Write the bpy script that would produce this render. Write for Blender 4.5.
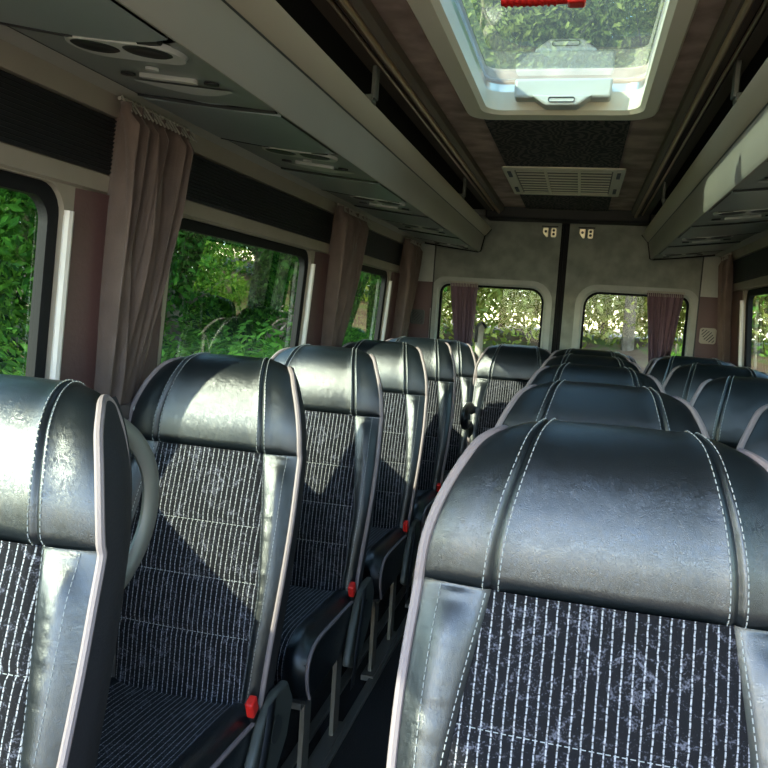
import bpy, math, random
from math import pi, sin, cos, sqrt, radians
from mathutils import Vector, Matrix, noise as mnoise
random.seed(7)
for o in list(bpy.data.objects): bpy.data.objects.remove(o)
SC = bpy.context.scene
COL = SC.collection

# ------------------------------------------------------------------ camera, world, sun, exposure
cam = bpy.data.cameras.new('camera')
cam.sensor_width = 36.0; cam.sensor_fit = 'HORIZONTAL'; cam.lens = 36.0
cam.clip_start = 0.02; cam.clip_end = 300
co = bpy.data.objects.new('camera', cam); COL.objects.link(co)
# camera axes in world coordinates
right = Vector((0.96697655, 0.24652937, 0.06464996)).normalized()
fwd = Vector((-0.23981468, 0.96599265, -0.09668051)).normalized()
up = right.cross(fwd).normalized(); right = fwd.cross(up)
m = Matrix((right, up, -fwd)).transposed().to_4x4(); m.translation = Vector((0, 0, 1.36))
co.matrix_world = m
SC.camera = co

world = bpy.data.worlds.new('sky'); SC.world = world; world.use_nodes = True
wn = world.node_tree; wn.nodes.clear()
wo = wn.nodes.new('ShaderNodeOutputWorld'); wb = wn.nodes.new('ShaderNodeBackground')
ws = wn.nodes.new('ShaderNodeTexSky'); ws.sky_type = 'NISHITA'; ws.sun_disc = False
ws.sun_elevation = radians(28); ws.sun_rotation = radians(231); ws.air_density = 1.0; ws.dust_density = .4; ws.ozone_density = 2.0
wb.inputs['Strength'].default_value = 0.92
wn.links.new(ws.outputs[0], wb.inputs[0]); wn.links.new(wb.outputs[0], wo.inputs[0])

SUN = Vector((1.0, .96, -.71)).normalized()
sl = bpy.data.lights.new('sun', 'SUN'); sl.energy = 9.8; sl.angle = radians(0.7); sl.color = (1.0, 0.93, 0.80)
so = bpy.data.objects.new('sun', sl); COL.objects.link(so)
so.rotation_euler = SUN.to_track_quat('-Z', 'Y').to_euler(); so.location = (-7, -5, 8)

SC.view_settings.view_transform = 'Standard'; SC.view_settings.look = 'None'
SC.view_settings.gamma = 1; SC.view_settings.use_curve_mapping = False
SC.view_settings.exposure = 1.05

# ------------------------------------------------------------------ helpers
class MB:
    def __init__(s): s.v = []; s.f = []; s.uv = []
    def add(s, vs, fs, uvs=None):
        n = len(s.v); s.v += [tuple(v) for v in vs]; s.f += [tuple(i + n for i in f) for f in fs]
        s.uv += list(uvs) if uvs else [(v[0], v[1]) for v in vs]
    def box(s, c, d, rot=None, taper=1.0):
        hx, hy, hz = d[0]/2, d[1]/2, d[2]/2; vs = []
        for sx in (-1, 1):
            for sy in (-1, 1):
                for sz in (-1, 1):
                    k = taper if sz > 0 else 1
                    p = Vector((sx*hx*k, sy*hy*k, sz*hz))
                    if rot: p = rot @ p
                    vs.append(p + Vector(c))
        s.add(vs, [(0,1,3,2), (4,6,7,5), (0,4,5,1), (2,3,7,6), (0,2,6,4), (1,5,7,3)])
    def grid(s, P, closed_u=False, closed_v=False, UV=None, flip=False):
        n = len(P); mm = len(P[0]); vs = [p for row in P for p in row]; fs = []
        for i in range(n - (0 if closed_u else 1)):
            for j in range(mm - (0 if closed_v else 1)):
                a = i*mm + j; b = i*mm + (j+1) % mm; c = ((i+1) % n)*mm + (j+1) % mm; d = ((i+1) % n)*mm + j
                fs.append((a, d, c, b) if flip else (a, b, c, d))
        s.add(vs, fs, [u for row in UV for u in row] if UV else None)
    def tube(s, pts, r, n=8, cap=True, closed=False, sy=1.0):
        pts = [Vector(p) for p in pts]; P = []; prev = None; N = len(pts)
        for i, p in enumerate(pts):
            a = pts[i-1] if (i > 0 or closed) else pts[0]; b = pts[(i+1) % N] if (i < N-1 or closed) else pts[-1]
            t = (b - a); t = t.normalized() if t.length > 1e-9 else Vector((0, 0, 1))
            if prev is None:
                h = Vector((0, 0, 1)) if abs(t.z) < .9 else Vector((0, 1, 0)); u = t.cross(h).normalized()
            else:
                u = (prev - t*prev.dot(t)); u = u.normalized() if u.length > 1e-6 else prev
            prev = u; w = t.cross(u); rr = r[i] if isinstance(r, (list, tuple)) else r
            P.append([p + (u*cos(2*pi*k/n) + w*sin(2*pi*k/n)*sy)*rr for k in range(n)])
        s.grid(P, closed_u=closed, closed_v=True)
        if cap and not closed:
            k0 = len(s.v) - N*n
            s.f.append(tuple(k0 + k for k in range(n))[::-1]); s.f.append(tuple(k0 + (N-1)*n + k for k in range(n)))
    def poly_prism(s, poly, fn, d0, d1):
        n = len(poly); vs = [fn(u, v, d0) for u, v in poly] + [fn(u, v, d1) for u, v in poly]
        fs = [tuple(range(n))[::-1], tuple(range(n, 2*n))] + [(i, (i+1) % n, n + (i+1) % n, n+i) for i in range(n)]
        s.add(vs, fs)
    def build(s, name, mat, parent=None, smooth=True, loc=None):
        me = bpy.data.meshes.new(name); me.from_pydata(s.v, [], s.f); me.update()
        uvl = me.uv_layers.new(name='UVMap')
        for L in me.loops: uvl.data[L.index].uv = s.uv[L.vertex_index]
        me.materials.append(mat)
        import bmesh
        bm = bmesh.new(); bm.from_mesh(me); bmesh.ops.recalc_face_normals(bm, faces=bm.faces); bm.to_mesh(me); bm.free()
        if smooth:
            for p in me.polygons: p.use_smooth = True
            me.set_sharp_from_angle(angle=radians(38))
        o = bpy.data.objects.new(name, me); COL.objects.link(o)
        if parent: o.parent = parent
        if loc: o.location = loc
        return o

def bevel(o, w, seg=2):
    md = o.modifiers.new('bevel', 'BEVEL'); md.width = w; md.segments = seg; md.limit_method = 'ANGLE'; md.angle_limit = radians(40); return o
def thing(name, label, cat, loc=(0, 0, 0), group=None):
    o = bpy.data.objects.new(name, None); o.empty_display_size = .1; COL.objects.link(o); o.location = loc
    return tag(o, label, cat, group)
def tag(o, label, cat, group=None):
    o['label'] = label; o['category'] = cat
    if group: o['group'] = group
    return o
def struct(o, label=None):
    o['kind'] = 'structure'
    if label: o['label'] = label; o['category'] = 'vehicle interior'
    return o
def copy_tree(o, parent=None):
    c = o.copy(); COL.objects.link(c); c.parent = parent
    for ch in list(o.children): copy_tree(ch, c)
    return c
def catmull(pts, n):
    out = []; N = len(pts)
    for i in range(N-1):
        p0 = pts[max(i-1, 0)]; p1 = pts[i]; p2 = pts[i+1]; p3 = pts[min(i+2, N-1)]
        for k in range(n):
            t = k/n; r = []
            for a, b, c, d in zip(p0, p1, p2, p3):
                r.append(.5*((2*b) + (-a+c)*t + (2*a-5*b+4*c-d)*t*t + (-a+3*b-3*c+d)*t**3))
            out.append(tuple(r))
    out.append(tuple(pts[-1])); return out
def rrect(u0, u1, v0, v1, r, n=6, ch=None):
    """rounded rectangle loop, counter-clockwise from bottom right corner; r may be 4 radii (br, tr, tl, bl)"""
    rs = r if isinstance(r, (list, tuple)) else (r,)*4; out = []
    for k, (cu, cv, su, sv) in enumerate(((u1, v0, -1, 1), (u1, v1, -1, -1), (u0, v1, 1, -1), (u0, v0, 1, 1))):
        rr = rs[k]; a0 = (-pi/2, 0, pi/2, pi)[k]
        for i in range(n+1):
            a = a0 + pi/2*i/n; out.append((cu + su*rr + rr*cos(a), cv + sv*rr + rr*sin(a)))
    return out
def outer_for(loop, u0, u1, v0, v1):
    n = len(loop)//4; out = []
    cs = ((u1, v0), (u1, v1), (u0, v1), (u0, v0))
    for i, (u, v) in enumerate(loop):
        k = i//n; j = i % n; mid = (n-1)/2
        cu, cv = cs[k]
        # walk: before the corner stay on one side, after it on the next
        if abs(j-mid) < .6: out.append((cu, cv))
        elif (j < mid) == (k in (0, 2)): out.append((u, cv))
        else: out.append((cu, v))
    return out

# ------------------------------------------------------------------ materials
def nodes(name):
    m = bpy.data.materials.new(name); m.use_nodes = True; nt = m.node_tree; b = nt.nodes['Principled BSDF']; return m, nt, b
def mat(name, col, rough=.6, metal=0, bump=None, vary=None, spec=None, coat=0, sheen=0):
    m, nt, b = nodes(name); L = nt.links
    b.inputs['Base Color'].default_value = (*col, 1); b.inputs['Roughness'].default_value = rough; b.inputs['Metallic'].default_value = metal
    if spec is not None: b.inputs['Specular IOR Level'].default_value = spec
    b.inputs['Coat Weight'].default_value = coat; b.inputs['Sheen Weight'].default_value = sheen
    tc = nt.nodes.new('ShaderNodeTexCoord')
    if vary:
        n = nt.nodes.new('ShaderNodeTexNoise'); n.inputs['Scale'].default_value = vary[0]; n.inputs['Detail'].default_value = 4
        r = nt.nodes.new('ShaderNodeValToRGB'); r.color_ramp.elements[0].position = .35; r.color_ramp.elements[1].position = .65
        r.color_ramp.elements[0].color = (*[c*(1-vary[1]) for c in col], 1); r.color_ramp.elements[1].color = (*[c*(1+vary[1]) for c in col], 1)
        L.new(tc.outputs['Object'], n.inputs['Vector']); L.new(n.outputs['Fac'], r.inputs['Fac']); L.new(r.outputs['Color'], b.inputs['Base Color'])
    if bump:
        n = nt.nodes.new('ShaderNodeTexNoise'); n.inputs['Scale'].default_value = bump[0]; n.inputs['Detail'].default_value = 3
        bp = nt.nodes.new('ShaderNodeBump'); bp.inputs['Strength'].default_value = bump[1]; bp.inputs['Distance'].default_value = bump[2] if len(bump) > 2 else .002
        L.new(tc.outputs['Object'], n.inputs['Vector']); L.new(n.outputs['Fac'], bp.inputs['Height']); L.new(bp.outputs['Normal'], b.inputs['Normal'])
    return m
def leather():
    m, nt, b = nodes('black_leather'); L = nt.links
    b.inputs['Base Color'].default_value = (.0040, .0068, .0088, 1); b.inputs['Roughness'].default_value = .36
    b.inputs['Specular IOR Level'].default_value = 1.0; b.inputs['Coat Weight'].default_value = .0; b.inputs['Coat Roughness'].default_value = .5
    tc = nt.nodes.new('ShaderNodeTexCoord')
    v = nt.nodes.new('ShaderNodeTexVoronoi'); v.feature = 'DISTANCE_TO_EDGE'; v.inputs['Scale'].default_value = 520
    n0 = nt.nodes.new('ShaderNodeTexNoise'); n0.inputs['Scale'].default_value = 40; n0.inputs['Detail'].default_value = 2
    mx = nt.nodes.new('ShaderNodeMixRGB'); mx.inputs['Fac'].default_value = .035
    L.new(tc.outputs['Object'], n0.inputs['Vector']); L.new(tc.outputs['Object'], mx.inputs[1]); L.new(n0.outputs['Color'], mx.inputs[2]); L.new(mx.outputs[0], v.inputs['Vector'])
    b1 = nt.nodes.new('ShaderNodeBump'); b1.inputs['Strength'].default_value = .20; b1.inputs['Distance'].default_value = .0012
    mr = nt.nodes.new('ShaderNodeMapRange'); mr.inputs['From Max'].default_value = .12; L.new(v.outputs['Distance'], mr.inputs['Value']); L.new(mr.outputs[0], b1.inputs['Height'])
    # soft creases
    n = nt.nodes.new('ShaderNodeTexNoise'); n.inputs['Scale'].default_value = 13; n.inputs['Detail'].default_value = 5; n.inputs['Distortion'].default_value = .8
    b2 = nt.nodes.new('ShaderNodeBump'); b2.inputs['Strength'].default_value = .07; b2.inputs['Distance'].default_value = .006
    L.new(tc.outputs['Object'], n.inputs['Vector']); L.new(n.outputs['Fac'], b2.inputs['Height']); L.new(b2.outputs['Normal'], b1.inputs['Normal'])
    L.new(b1.outputs['Normal'], b.inputs['Normal'])
    r = nt.nodes.new('ShaderNodeMapRange'); r.inputs['To Min'].default_value = .29; r.inputs['To Max'].default_value = .35
    L.new(n0.outputs['Fac'], r.inputs['Value']); L.new(r.outputs[0], b.inputs['Roughness'])
    return m
def fabric():
    m, nt, b = nodes('pinstripe_velour'); L = nt.links; N = nt.nodes.new
    uv = N('ShaderNodeUVMap'); sp = N('ShaderNodeSeparateXYZ'); L.new(uv.outputs[0], sp.inputs[0])
    def M(op, a, bb=None, c=None):
        x = N('ShaderNodeMath'); x.operation = op
        for i, q in enumerate((a, bb, c)):
            if q is None: continue
            if isinstance(q, (int, float)): x.inputs[i].default_value = q
            else: L.new(q, x.inputs[i])
        return x.outputs[0]
    nw = N('ShaderNodeTexNoise'); nw.inputs['Scale'].default_value = 60; L.new(uv.outputs[0], nw.inputs['Vector'])
    u = M('ADD', sp.outputs['X'], M('MULTIPLY', M('SUBTRACT', nw.outputs['Fac'], .5), .0025))
    fr = M('FRACT', M('MULTIPLY', u, 1/.0132)); d = M('ABSOLUTE', M('SUBTRACT', fr, .5))
    st = M('LESS_THAN', d, .075)
    vv = M('FRACT', M('MULTIPLY', sp.outputs['Y'], 1/.0085)); dash = M('MULTIPLY_ADD', M('GREATER_THAN', vv, .22), .75, .25)
    n2 = N('ShaderNodeTexNoise'); n2.inputs['Scale'].default_value = 330; L.new(uv.outputs[0], n2.inputs['Vector'])
    st = M('MULTIPLY', M('MULTIPLY', st, dash), M('MULTIPLY_ADD', n2.outputs['Fac'], 2.2, -.35)); st.node.use_clamp = True
    # crushed ornament
    n3 = N('ShaderNodeTexNoise'); n3.inputs['Scale'].default_value = 22; n3.inputs['Detail'].default_value = 6; n3.inputs['Roughness'].default_value = .7; n3.inputs['Distortion'].default_value = 2.2
    L.new(uv.outputs[0], n3.inputs['Vector'])
    rp = N('ShaderNodeValToRGB'); rp.color_ramp.elements[0].position = .55; rp.color_ramp.elements[0].color = (.004, .004, .006, 1)
    rp.color_ramp.elements[1].position = .72; rp.color_ramp.elements[1].color = (.11, .11, .14, 1)
    L.new(M('MULTIPLY_ADD', M('SUBTRACT', n2.outputs['Fac'], .5), .55, n3.outputs['Fac']), rp.inputs['Fac'])
    mx = N('ShaderNodeMixRGB'); L.new(st, mx.inputs['Fac']); L.new(rp.outputs[0], mx.inputs[1]); mx.inputs[2].default_value = (.36, .36, .39, 1)
    L.new(mx.outputs[0], b.inputs['Base Color'])
    b.inputs['Roughness'].default_value = .9; b.inputs['Specular IOR Level'].default_value = .2; b.inputs['Sheen Weight'].default_value = .08
    bp = N('ShaderNodeBump'); bp.inputs['Strength'].default_value = .5; bp.inputs['Distance'].default_value = .003
    L.new(M('MULTIPLY_ADD', n2.outputs['Fac'], .3, M('MULTIPLY', M('LESS_THAN', d, .2), -.6)), bp.inputs['Height']); L.new(bp.outputs['Normal'], b.inputs['Normal'])
    return m
def glass(name, tint, k=1.0, film=0, base=.075):
    m = bpy.data.materials.new(name); m.use_nodes = True; nt = m.node_tree; nt.nodes.clear(); L = nt.links
    o = nt.nodes.new('ShaderNodeOutputMaterial'); t = nt.nodes.new('ShaderNodeBsdfTransparent'); g = nt.nodes.new('ShaderNodeBsdfGlossy')
    t.inputs['Color'].default_value = (*tint, 1); g.inputs['Roughness'].default_value = .0; g.inputs['Color'].default_value = (k, k, k, 1)
    f = nt.nodes.new('ShaderNodeLayerWeight'); f.inputs['Blend'].default_value = .5; x = nt.nodes.new('ShaderNodeMixShader')
    p = nt.nodes.new('ShaderNodeMath'); p.operation = 'POWER'; p.inputs[1].default_value = 4.2; q = nt.nodes.new('ShaderNodeMath'); q.operation = 'MULTIPLY_ADD'; q.inputs[1].default_value = .9; q.inputs[2].default_value = base
    L.new(f.outputs['Facing'], p.inputs[0]); L.new(p.outputs[0], q.inputs[0]); L.new(q.outputs[0], x.inputs[0]); L.new(t.outputs[0], x.inputs[1]); L.new(g.outputs[0], x.inputs[2]); out = x.outputs[0]
    if film:
        d = nt.nodes.new('ShaderNodeBsdfTranslucent'); d.inputs[0].default_value = (.75, .85, .8, 1); y = nt.nodes.new('ShaderNodeMixShader'); y.inputs[0].default_value = film
        L.new(out, y.inputs[1]); L.new(d.outputs[0], y.inputs[2]); out = y.outputs[0]
    L.new(out, o.inputs[0])
    return m
def leafmat(name, c0, c1, trans=.5):
    m = bpy.data.materials.new(name); m.use_nodes = True; nt = m.node_tree; nt.nodes.clear(); L = nt.links
    o = nt.nodes.new('ShaderNodeOutputMaterial'); d = nt.nodes.new('ShaderNodeBsdfDiffuse'); t = nt.nodes.new('ShaderNodeBsdfTranslucent'); x = nt.nodes.new('ShaderNodeMixShader')
    x.inputs[0].default_value = trans
    g = nt.nodes.new('ShaderNodeNewGeometry'); r = nt.nodes.new('ShaderNodeValToRGB')
    r.color_ramp.elements[0].color = (*c0, 1); r.color_ramp.elements[1].color = (*c1, 1)
    L.new(g.outputs['Random Per Island'], r.inputs['Fac']); L.new(r.outputs[0], d.inputs[0]); L.new(r.outputs[0], t.inputs[0])
    L.new(d.outputs[0], x.inputs[1]); L.new(t.outputs[0], x.inputs[2]); L.new(x.outputs[0], o.inputs[0]); return m
def swirl():
    m, nt, b = nodes('swirl_felt'); L = nt.links
    tc = nt.nodes.new('ShaderNodeTexCoord'); w = nt.nodes.new('ShaderNodeTexWave'); w.inputs['Scale'].default_value = 12; w.inputs['Distortion'].default_value = 16; w.inputs['Detail'].default_value = 1; w.inputs['Detail Scale'].default_value = 1.3
    r = nt.nodes.new('ShaderNodeValToRGB'); r.color_ramp.elements[0].position = .5; r.color_ramp.elements[0].color = (.012, .010, .010, 1); r.color_ramp.elements[1].position = .62; r.color_ramp.elements[1].color = (.075, .060, .052, 1)
    L.new(tc.outputs['Object'], w.inputs['Vector']); L.new(w.outputs['Fac'], r.inputs['Fac']); L.new(r.outputs[0], b.inputs['Base Color']); b.inputs['Roughness'].default_value = .9
    return m
def ground_mat():
    m, nt, b = nodes('forest_floor'); L = nt.links
    tc = nt.nodes.new('ShaderNodeTexCoord'); n = nt.nodes.new('ShaderNodeTexNoise'); n.inputs['Scale'].default_value = .55; n.inputs['Detail'].default_value = 8; n.inputs['Roughness'].default_value = .7
    r = nt.nodes.new('ShaderNodeValToRGB'); e = r.color_ramp.elements; e[0].position = .42; e[0].color = (.13, .07, .045, 1); e[1].position = .58; e[1].color = (.10, .15, .03, 1)
    k = e.new(.5); k.color = (.17, .11, .07, 1)
    L.new(tc.outputs['Object'], n.inputs['Vector']); L.new(n.outputs['Fac'], r.inputs['Fac']); L.new(r.outputs[0], b.inputs['Base Color']); b.inputs['Roughness'].default_value = .95
    return m

LEATHER = leather(); FABRIC = fabric()
PIPING = mat('taupe_piping', (.22, .175, .175), .6, bump=(300, .2))
STITCH = mat('white_thread', (.30, .31, .31), .7)
SHELL = mat('seat_side_cloth', (.013, .012, .015), .75, bump=(200, .3))
GREYPL = mat('grey_plastic', (.065, .07, .062), .5, bump=(400, .15))
GREYPL2 = mat('dark_grey_plastic', (.035, .038, .036), .5)
RED = mat('red_plastic', (.65, .02, .015), .35)
WEB = mat('belt_webbing', (.012, .014, .018), .6, bump=(500, .3))
METALG = mat('painted_metal', (.16, .155, .14), .45, .4)
CARPET = mat('black_carpet', (.012, .012, .013), .95, bump=(250, .8, .004))
WALLB = mat('beige_trim', (.27, .225, .18), .6, bump=(150, .15), vary=(9, .05))
WALLL = mat('painted_sunlit_edge', (.62, .56, .52), .5)  # beige trim lightened in colour to stand for its sunlit window edge
VINYL = mat('burgundy_vinyl', (.075, .034, .034), .45, bump=(120, .25), vary=(5, .12))
LOWERW = mat('dark_wall_felt', (.035, .027, .027), .9, bump=(150, .4))
RACKF = mat('rack_grey', (.30, .275, .23), .5, bump=(500, .1), vary=(3, .05))
RACKL = mat('rack_lip_beige', (.42, .36, .27), .5, bump=(500, .1))
PSU = mat('satin_panel', (.24, .275, .26), .30, bump=(600, .08), vary=(3, .05))
PSUC = mat('console_panel', (.20, .215, .19), .4)
WHITEC = mat('pale_bezel', (.46, .45, .41), .4)
BLACKP = mat('black_plastic', (.01, .01, .01), .45)
RUBBER = mat('black_rubber', (.006, .006, .007), .7, spec=.2)
SUEDE = mat('brown_suede', (.40, .28, .22), .9, vary=(11, .28), bump=(40, .2))
SWIRL = swirl()
CREAM = mat('cream_plastic', (.74, .66, .50), .45)
WHITE = mat('white_plastic', (.5, .5, .46), .35)
CHROME = mat('brushed_strip', (.6, .6, .58), .3, 1.0)
RAILM = mat('bronze_rail', (.55, .38, .22), .28, .85)
RAILD = mat('rail_brown', (.10, .075, .055), .5)
FELT = mat('grey_felt', (.20, .21, .185), .95, bump=(180, .5), vary=(14, .16))
FELTL = mat('grey_door_moulding', (.33, .34, .31), .6, bump=(180, .2), vary=(10, .08))
DARKIN = mat('rack_inner', (.018, .016, .014), .9, bump=(120, .3))
BLIND = mat('black_ribbed_strip', (.009, .009, .010), .6)
CURT = mat('taupe_curtain', (.105, .070, .058), .85, bump=(260, .3), vary=(20, .12), sheen=.2)
CURTP = mat('mauve_curtain', (.15, .09, .115), .85, bump=(260, .3))
GLASS = glass('window_glass', (.50, .58, .50)); GLASSR = glass('rear_glass', (.90, .93, .80), .6, 0, .012); GLASSH = glass('hatch_glass', (.27, .36, .31), 1.0, .02, .20)
LATCH = mat('latch_metal', (.75, .68, .5), .35, .5)
BARK = mat('bark', (.16, .12, .09), .95, bump=(14, .8, .03), vary=(6, .3))
BARKP = mat('pale_bark', (.15, .12, .09), .95, bump=(14, .8, .03), vary=(6, .3))
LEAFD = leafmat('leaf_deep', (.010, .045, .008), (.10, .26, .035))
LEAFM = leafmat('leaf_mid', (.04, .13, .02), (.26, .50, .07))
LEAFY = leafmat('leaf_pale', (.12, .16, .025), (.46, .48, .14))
GROUND = ground_mat()
GROUNDP = mat('van_body_paint', (.25, .26, .27), .4)

FZ = .146                                    # floor height (the seats stand on a raised platform)
XC = -.12                                   # centre line of the bus
def xl(z):                                  # inner face of the left wall
    if z < 1.0: return -.985
    return -.985 + (z-1.0)*.055/.75
def xr(z): return 2*XC - xl(z)

# ------------------------------------------------------------------ setting: floor
b = MB(); b.box((XC, 1.95, FZ-.03), (1.86, 4.9, .06)); struct(b.build('floor', CARPET))
# ------------------------------------------------------------------ side walls with windows
WZ0, WZ1 = 1.03, 1.55
def side_wall(side, spans, wins):
    s = -1 if side == 'left' else 1
    X = xl if s < 0 else xr
    wall = MB()
    def P(y, z, off=0.0): return (X(z) + s*off, y, z)
    for (a, e), w in zip(spans, wins):
        if w is None:
            wall.grid([[P(y, z) for y in (a, e)] for z in (WZ0-.08, WZ1+.05)]); continue
        lp = rrect(w[0], w[1], WZ0, WZ1, .055); out = outer_for(lp, a, e, WZ0-.08, WZ1+.05)
        wall.grid([[P(*p) for p in out], [P(*p) for p in lp], [P(p[0], p[1], .012) for p in lp], [P(p[0], p[1], .032) for p in lp]], closed_v=True)
    y0, y1 = spans[0][0], spans[-1][1]
    wall.grid([[P(y, z) for y in (y0, y1)] for z in (0, .5, WZ0-.08)])
    wall.grid([[P(y, z) for y in (y0, y1)] for z in (WZ1+.05, 1.78)])
    # outer skin, so the wall has thickness
    w_o = struct(wall.build('wall_'+side, WALLB))
    return P
WIN_L = [(-.28, .12), (.16, 1.262), (1.66, 2.625), (2.96, 3.79), None]
SP_L = [(-.50, .14), (.14, 1.48), (1.48, 2.80), (2.80, 3.95), (3.95, 4.42)]
WIN_R = WIN_L
PL = side_wall('left', SP_L, WIN_L)
PR = side_wall('right', SP_L, WIN_R)
nwin = [0]
def window(P, w, g=GLASS):
    nwin[0] += 1
    fr = MB(); z0, z1 = WZ0, WZ1
    L = [rrect(w[0]-.002, w[1]+.002, z0-.002, z1+.002, .056), rrect(w[0]+.012, w[1]-.012, z0+.012, z1-.012, .05), rrect(w[0]+.026, w[1]-.026, z0+.026, z1-.026, .045)]
    fr.grid([[P(*p, .018) for p in L[0]], [P(*p, .012) for p in L[0]], [P(*p, .008) for p in L[1]], [P(*p, .014) for p in L[2]], [P(*p, .034) for p in L[2]], [P(*p, .034) for p in L[0]]], closed_v=True)
    o = struct(fr.build('window_%d' % nwin[0], RUBBER))
    lp = rrect(w[0]+.02, w[1]-.02, z0+.02, z1-.02, .045); b = MB(); b.add([P(*p, .026) for p in lp], [tuple(range(len(lp)))])
    b.build('glass_pane', g, o, smooth=False)
    return o
for w in WIN_L[:4]: window(PL, w)
for w in WIN_R[:4]: window(PR, w)
# burgundy pillar covers, ribbed black strip, upper and sill trim
nt_ = [0]
def trim(bm, m, smooth=True):
    nt_[0] += 1; return struct(bm.build('trim_%d' % nt_[0], m, smooth=smooth))
for s, P in ((-1, PL), (1, PR)):
    for (a, e) in ((1.285, 1.645), (2.648, 2.942), (3.812, 4.05)):
        b = MB(); rows = []
        for k in range(9):
            t = k/8; y = a + (e-a)*t; off = -.016*(1-(2*t-1)**6) + .001
            rows.append([P(y, z, off) for z in (.93, 1.1, 1.3, 1.45, 1.55)])
        b.grid(rows); b.grid([[P(a, .93, .002), P(e, .93, .002)], [P(a, 1.55, .002), P(e, 1.55, .002)]]); trim(b, VINYL)
    # pale bead at each window's rear edge: sun on the reveal, painted in
    b = MB()
    for w in WIN_L[:4]: b.tube([P(w[1]+.008, z, -.004) for z in (1.0, 1.2, 1.4, 1.505)], .010, 8)
    trim(b, WALLL)
    b = MB(); b.grid([[P(y, z, -.012 if z < .96 else .0) for y in (-.5, 4.3)] for z in (.0, .9, .95, .965)]); trim(b, LOWERW)
    # ribbed strip
    b = MB(); rows = []
    nz = 13
    rows.append([P(y, 1.592, .0) for y in (-.5, 4.24)])
    for k in range(nz):
        z = 1.592 + .108*k/nz
        rows.append([P(y, z, -.006) for y in (-.5, 4.24)]); rows.append([P(y, z+.0045, -.0115) for y in (-.5, 4.24)]); rows.append([P(y, z+.007, -.006) for y in (-.5, 4.24)])
    rows.append([P(y, 1.702, .0) for y in (-.5, 4.24)])
    b.grid(rows); trim(b, BLIND, False)
    b = MB(); b.grid([[P(y, z, o) for y in (-.5, 4.3)] for z, o in ((1.702, .0), (1.703, -.012), (1.745, -.016), (1.78, -.02))]); trim(b, WALLB)
    b = MB(); b.grid([[P(y, z, o) for y in (-.5, 4.3)] for z, o in ((1.552, .0), (1.556, -.008), (1.588, -.008), (1.591, .0))]); trim(b, WALLB)

# ------------------------------------------------------------------ ceiling
ZC_ = 1.955
HX0, HX1, HY0, HY1 = -.305, .105, 1.02, 2.235
b = MB()
lp = rrect(HX0-.012, HX1+.012, HY0-.012, HY1+.012, .05); out = outer_for(lp, XC-.335, XC+.335, .6, 2.7)
b.grid([[(u, v, ZC_) for u, v in out], [(u, v, ZC_) for u, v in lp], [(u, v, ZC_+.1) for u, v in lp]], closed_v=True)
b.grid([[(x, y, ZC_) for x in (XC-.335, XC+.335)] for y in (-.5, .6)])
b.grid([[(x, y, ZC_) for x in (XC-.335, XC+.335)] for y in (2.7, 4.42)])
struct(b.build('ceiling', SUEDE))
for s in (-1, 1):                           # dark roof lining above each rack
    b = MB(); prof = [(.33, 1.958), (.45, 1.957), (.62, 1.95), (.75, 1.925), (.82, 1.87), (.845, 1.76)]
    b.grid([[(XC+s*x, y, z) for y in (-.5, 4.42)] for x, z in catmull(prof, 4)]); trim(b, DARKIN)
b = MB(); b.box((XC, 3.32, ZC_-.003), (.425, 1.95, .008)); trim(b, SWIRL)
b = MB(); b.box((XC, .4, ZC_-.003), (.425, 1.0, .008)); trim(b, SWIRL)
b = MB(); b.box((XC, 4.325, 1.930), (.86, .14, .075)); o = trim(b, BLIND); bevel(o, .012)
# outer roof shell keeps the daylight out
b = MB(); lp = rrect(HX0-.02, HX1+.02, HY0-.02, HY1+.02, .05); out = outer_for(lp, XC-.80, XC+.80, -.30, 4.5)
b.grid([[(u, v, 2.055) for u, v in out], [(u, v, 2.055) for u, v in lp]], closed_v=True)
b.grid([[(XC-.80, y, 2.055) for y in (-.30, 4.5)], [(XC-.9, y, 1.97) for y in (-.30, 4.5)], [(XC-.93, y, 1.60) for y in (-.30, 4.5)]])
b.grid([[(XC+.80, y, 2.055) for y in (-.30, 4.5)], [(XC+.9, y, 1.97) for y in (-.30, 4.5)], [(XC+.93, y, 1.60) for y in (-.30, 4.5)]])
trim(b, GROUNDP)
# long metal rails either side of the suede
for s in (-1, 1):
    r = thing('ceiling_rail', 'bronze metal rail along the ceiling on the %s side of the roof hatch' % ('left' if s < 0 else 'right'), 'rail', (XC+s*.345, -.50, 1.93), 'ceiling rails')
    b = MB(); prof = [(-.018, .024), (-.018, .0), (-.008, -.012), (.012, -.014), (.030, -.004), (.034, .024)]
    b.grid([[(s*x, y, z) for y in (0, 4.7)] for x, z in prof]); b.build('channel', RAILD, r)
    b = MB(); b.tube([(s*.004, 0, -.016), (s*.004, 4.68, -.016)], .0075, 10); b.build('bronze_bead', RAILM, r)
    b = MB(); b.tube([(s*.036, 0, -.006), (s*.036, 4.68, -.006)], .005, 8); b.build('bronze_bead', RAILM, r)
    b = MB(); b.box((s*.058, 2.34, .004), (.03, 4.68, .02)); b.build('inner_channel', RAILD, r)

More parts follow.
